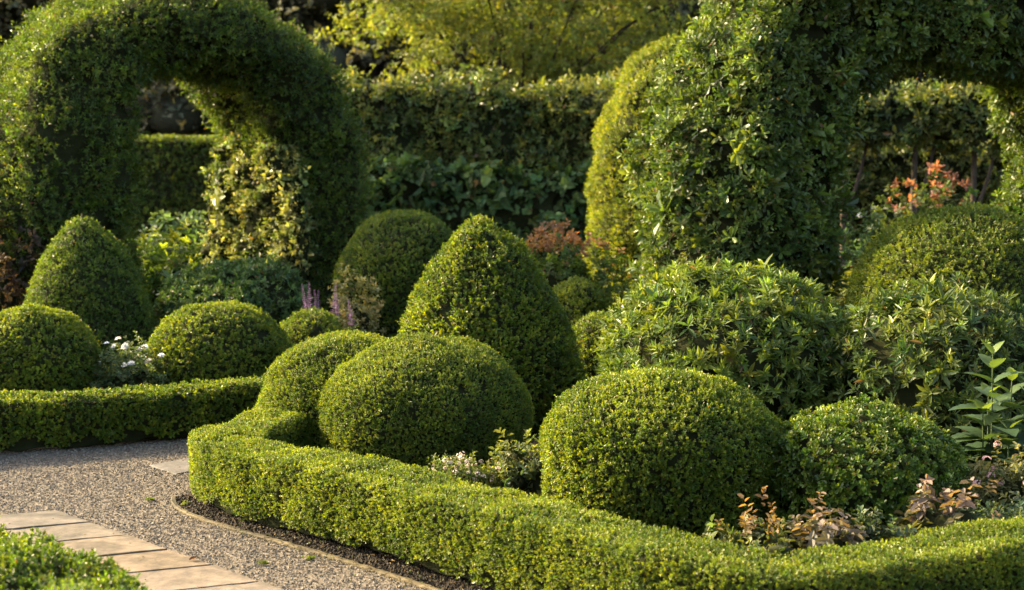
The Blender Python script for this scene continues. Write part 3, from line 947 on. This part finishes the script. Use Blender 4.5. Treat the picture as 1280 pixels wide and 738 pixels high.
r = np.random.default_rng(91)
x0, y0 = at(1246, 9.55)
t = thing('broad_leaved_plant', 'tall upright plant with large toothed leaves at the right edge', 'plant', (x0, y0, 0))
for x, y, h, n in ((-.03, 0, .98, 8), (.12, .1, .80, 7), (-.10, -.06, .62, 6), (.2, -.05, .70, 6), (.03, -.15, .52, 5), (-.02, .1, .7, 6)):
    acc = Acc()
    tube(acc, [(x * .5, y, 0), (x * .9, y, h * .5), (x, y, h * .98)], .006, .004, (.055, .08, .03))
    acc.build('stem', M_BARK, t)
    acc = Acc()
    ph = r.uniform(0, 6)
    for k in range(n):
        z = h * (.35 + .62 * k / max(n - 1, 1))
        L = (.30 - .20 * (k / (n - 1)) ** 1.5) * r.uniform(.9, 1.1)
        for q in range(2):
            a = ph + k * 1.57 + q * math.pi + r.normal(0, .2)
            el = .15 + .9 * (k / (n - 1)) ** 2
            D = np.array([math.cos(a) * math.cos(el), math.sin(a) * math.cos(el), math.sin(el)])
            N = np.array([-math.cos(a) * math.sin(el), -math.sin(a) * math.sin(el), math.cos(el)])
            m = (k / (n - 1)) ** 5
            c = (np.array([.040, .078, .034]) * (1 - m) + np.array([.09, .14, .03]) * m) * np.exp(r.normal(0, .1))
            toothed(acc, np.array([x * (.5 + .5 * z / h), y, z]) + D * .01, D, N, L, L * .58, c)
    acc.build('foliage', M_SOFT, t)

# large leaved climber on the lower half of the tall hedge
s = sweep_ground([(-4.2, 29.5), (0, 29.35), (3.2, 29.2)], dense(rrect(.7, 2.25, .3), 50), 100).bump(95, ((.07, 1.1), (.03, .4)))
shrub('climbing_vine', 'climber with broad pale green leaves over the foot of the tall hedge', 'climber', s, dict(FARHEDGE, L=.15, W=.12, nl=4, SL=.12, old=(.05, .10, .03), new=(.09, .15, .045), form='big', M='soft', cover=2.6, gaps=.1, theta=(95, 60)), 95,
      origin=(0, 29.4, 0), front=.15)

# ------------------------------------------------------------------ trees beyond the hedges
def tree(name, label, x, y, trunk_h, crown, nclump, clump_r, leaf, cols, seed, group=None, per=150, core=0, r0=.16, flat=.55):
    """crown: (half width, half depth, bottom, top)"""
    r = np.random.default_rng(seed)
    t = thing(name, label, 'tree', (x, y, 0), group)
    tb = Acc()
    tube(tb, [(0, 0, 0), (r.normal(0, .1), r.normal(0, .1), trunk_h * .5), (r.normal(0, .2), 0, trunk_h), (r.normal(0, .5), 0, (crown[2] + crown[3]) * .55)], r0, r0 * .3, (.035, .028, .02), sides=8)
    cen = []
    while len(cen) < nclump:
        q = r.uniform(-1, 1, 3)
        if .25 < np.linalg.norm(q) < 1:
            cen.append(q)
    cen = np.array(cen) * np.array([crown[0], crown[1], (crown[3] - crown[2]) / 2]) + np.array([0, 0, (crown[2] + crown[3]) / 2])
    for c in cen[:34]:
        z = trunk_h * r.uniform(.75, 1.15)
        s_ = np.array([0, 0, min(z, c[2] * .95)])
        m = s_ * .45 + c * .55 + np.array([0, 0, .12 * abs(c[0]) + r.normal(0, .15)])
        tube(tb, [s_, m, c], r0 * .38, r0 * .06, (.035, .028, .02), sides=5)
    tb.build('trunk', M_BARK, t)
    acc = Acc()
    if core:
        for c in cen:
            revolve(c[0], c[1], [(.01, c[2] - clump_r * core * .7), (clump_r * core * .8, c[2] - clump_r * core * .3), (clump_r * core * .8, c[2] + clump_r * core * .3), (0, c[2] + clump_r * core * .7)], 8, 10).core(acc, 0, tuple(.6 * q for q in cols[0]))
    nn = nclump * per
    ci = np.repeat(np.arange(nclump), per)
    d = nrm(r.normal(size=(nn, 3)))
    rad = r.random((nn, 1)) ** .45 * clump_r * np.exp(r.normal(0, .2, (nclump, 1)))[ci]
    P = cen[ci] + d * rad * np.array([1.15, 1.15, flat])
    shoots(acc, r, P, nrm(d + np.array([0, 0, .3])), dict(L=leaf, W=leaf * .6, nl=4, SL=leaf, old=cols[0], new=cols[1], young=.45, form='kite', theta=(95, 50), var=.2))
    acc.build('crown', [M_SOFT, M_CORE], t)
    return t


tree('spreading_tree', 'yellow green spreading tree rising above the tall hedge', .25, 42, 3.3, (5.0, 3.2, 4.0, 9.5), 130, .85, .15, ((.105, .145, .026), (.18, .21, .042)), 100, per=64)
wood = []
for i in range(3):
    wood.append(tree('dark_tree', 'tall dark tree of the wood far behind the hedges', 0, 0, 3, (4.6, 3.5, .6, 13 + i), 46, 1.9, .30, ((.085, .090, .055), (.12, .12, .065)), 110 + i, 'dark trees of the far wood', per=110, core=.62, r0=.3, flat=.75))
k = 0
r = np.random.default_rng(120)
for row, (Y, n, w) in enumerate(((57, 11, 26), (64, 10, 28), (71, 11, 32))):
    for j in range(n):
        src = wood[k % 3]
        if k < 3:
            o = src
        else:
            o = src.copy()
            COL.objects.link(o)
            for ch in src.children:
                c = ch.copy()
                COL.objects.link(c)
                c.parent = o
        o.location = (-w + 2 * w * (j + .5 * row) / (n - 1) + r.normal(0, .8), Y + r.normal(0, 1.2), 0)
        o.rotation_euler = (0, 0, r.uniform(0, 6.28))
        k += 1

# ------------------------------------------------------------------ small things on the path
acc = Acc()
c = ground(236, 707)
leaf_mesh(acc, np.array([[0, 0, .006]]), np.array([[.8, .6, .05]]), np.array([[0, 0, 1.]]), .05, .03, np.array([[.07, .03, .015]]), 'oval', .35, -.1)
tag(acc.build('fallen_leaf', M_SOFT), 'small brown fallen leaf lying on a stone slab', 'leaf').location = (c[0], c[1], .021)
r = np.random.default_rng(130)
for px, py, lab in ((188, 628, 'tiny green weed in the open gravel left of the edging'), (232, 634, 'small green weed at the rounded end of the edging strip'),
                    (306, 655, 'tiny green weed against the edging, below the hedge corner'), (388, 702, 'tiny weed in the gravel near the bottom edge'), (330, 708, 'smallest weed in the gravel, left of the other low weed')):
    acc = Acc()
    c = ground(px, py)
    shoots(acc, r, r.normal(0, .018, (14, 3)) * np.array([1, 1, 0]) + np.array([0, 0, .004]), np.tile([0, 0, 1.], (14, 1)), dict(LEAFY, L=.022, W=.011, SL=.015, old=(.06, .10, .02), new=(.14, .18, .03)))
    leaf_mesh(acc, np.array([[-.03, -.02, .001]]), np.array([[1, .5, 0.]]), np.array([[0, 0, 1.]]), .07, .04, np.array([[.05, .06, .02]]), 'oval', 0, 0)
    wt = tag(acc.build('weed_tuft', M_SOFT), lab, 'weed')
    wt.location, wt.scale = (c[0], c[1], .012), (.7, .7, .7)

bpy.context.view_layer.update()
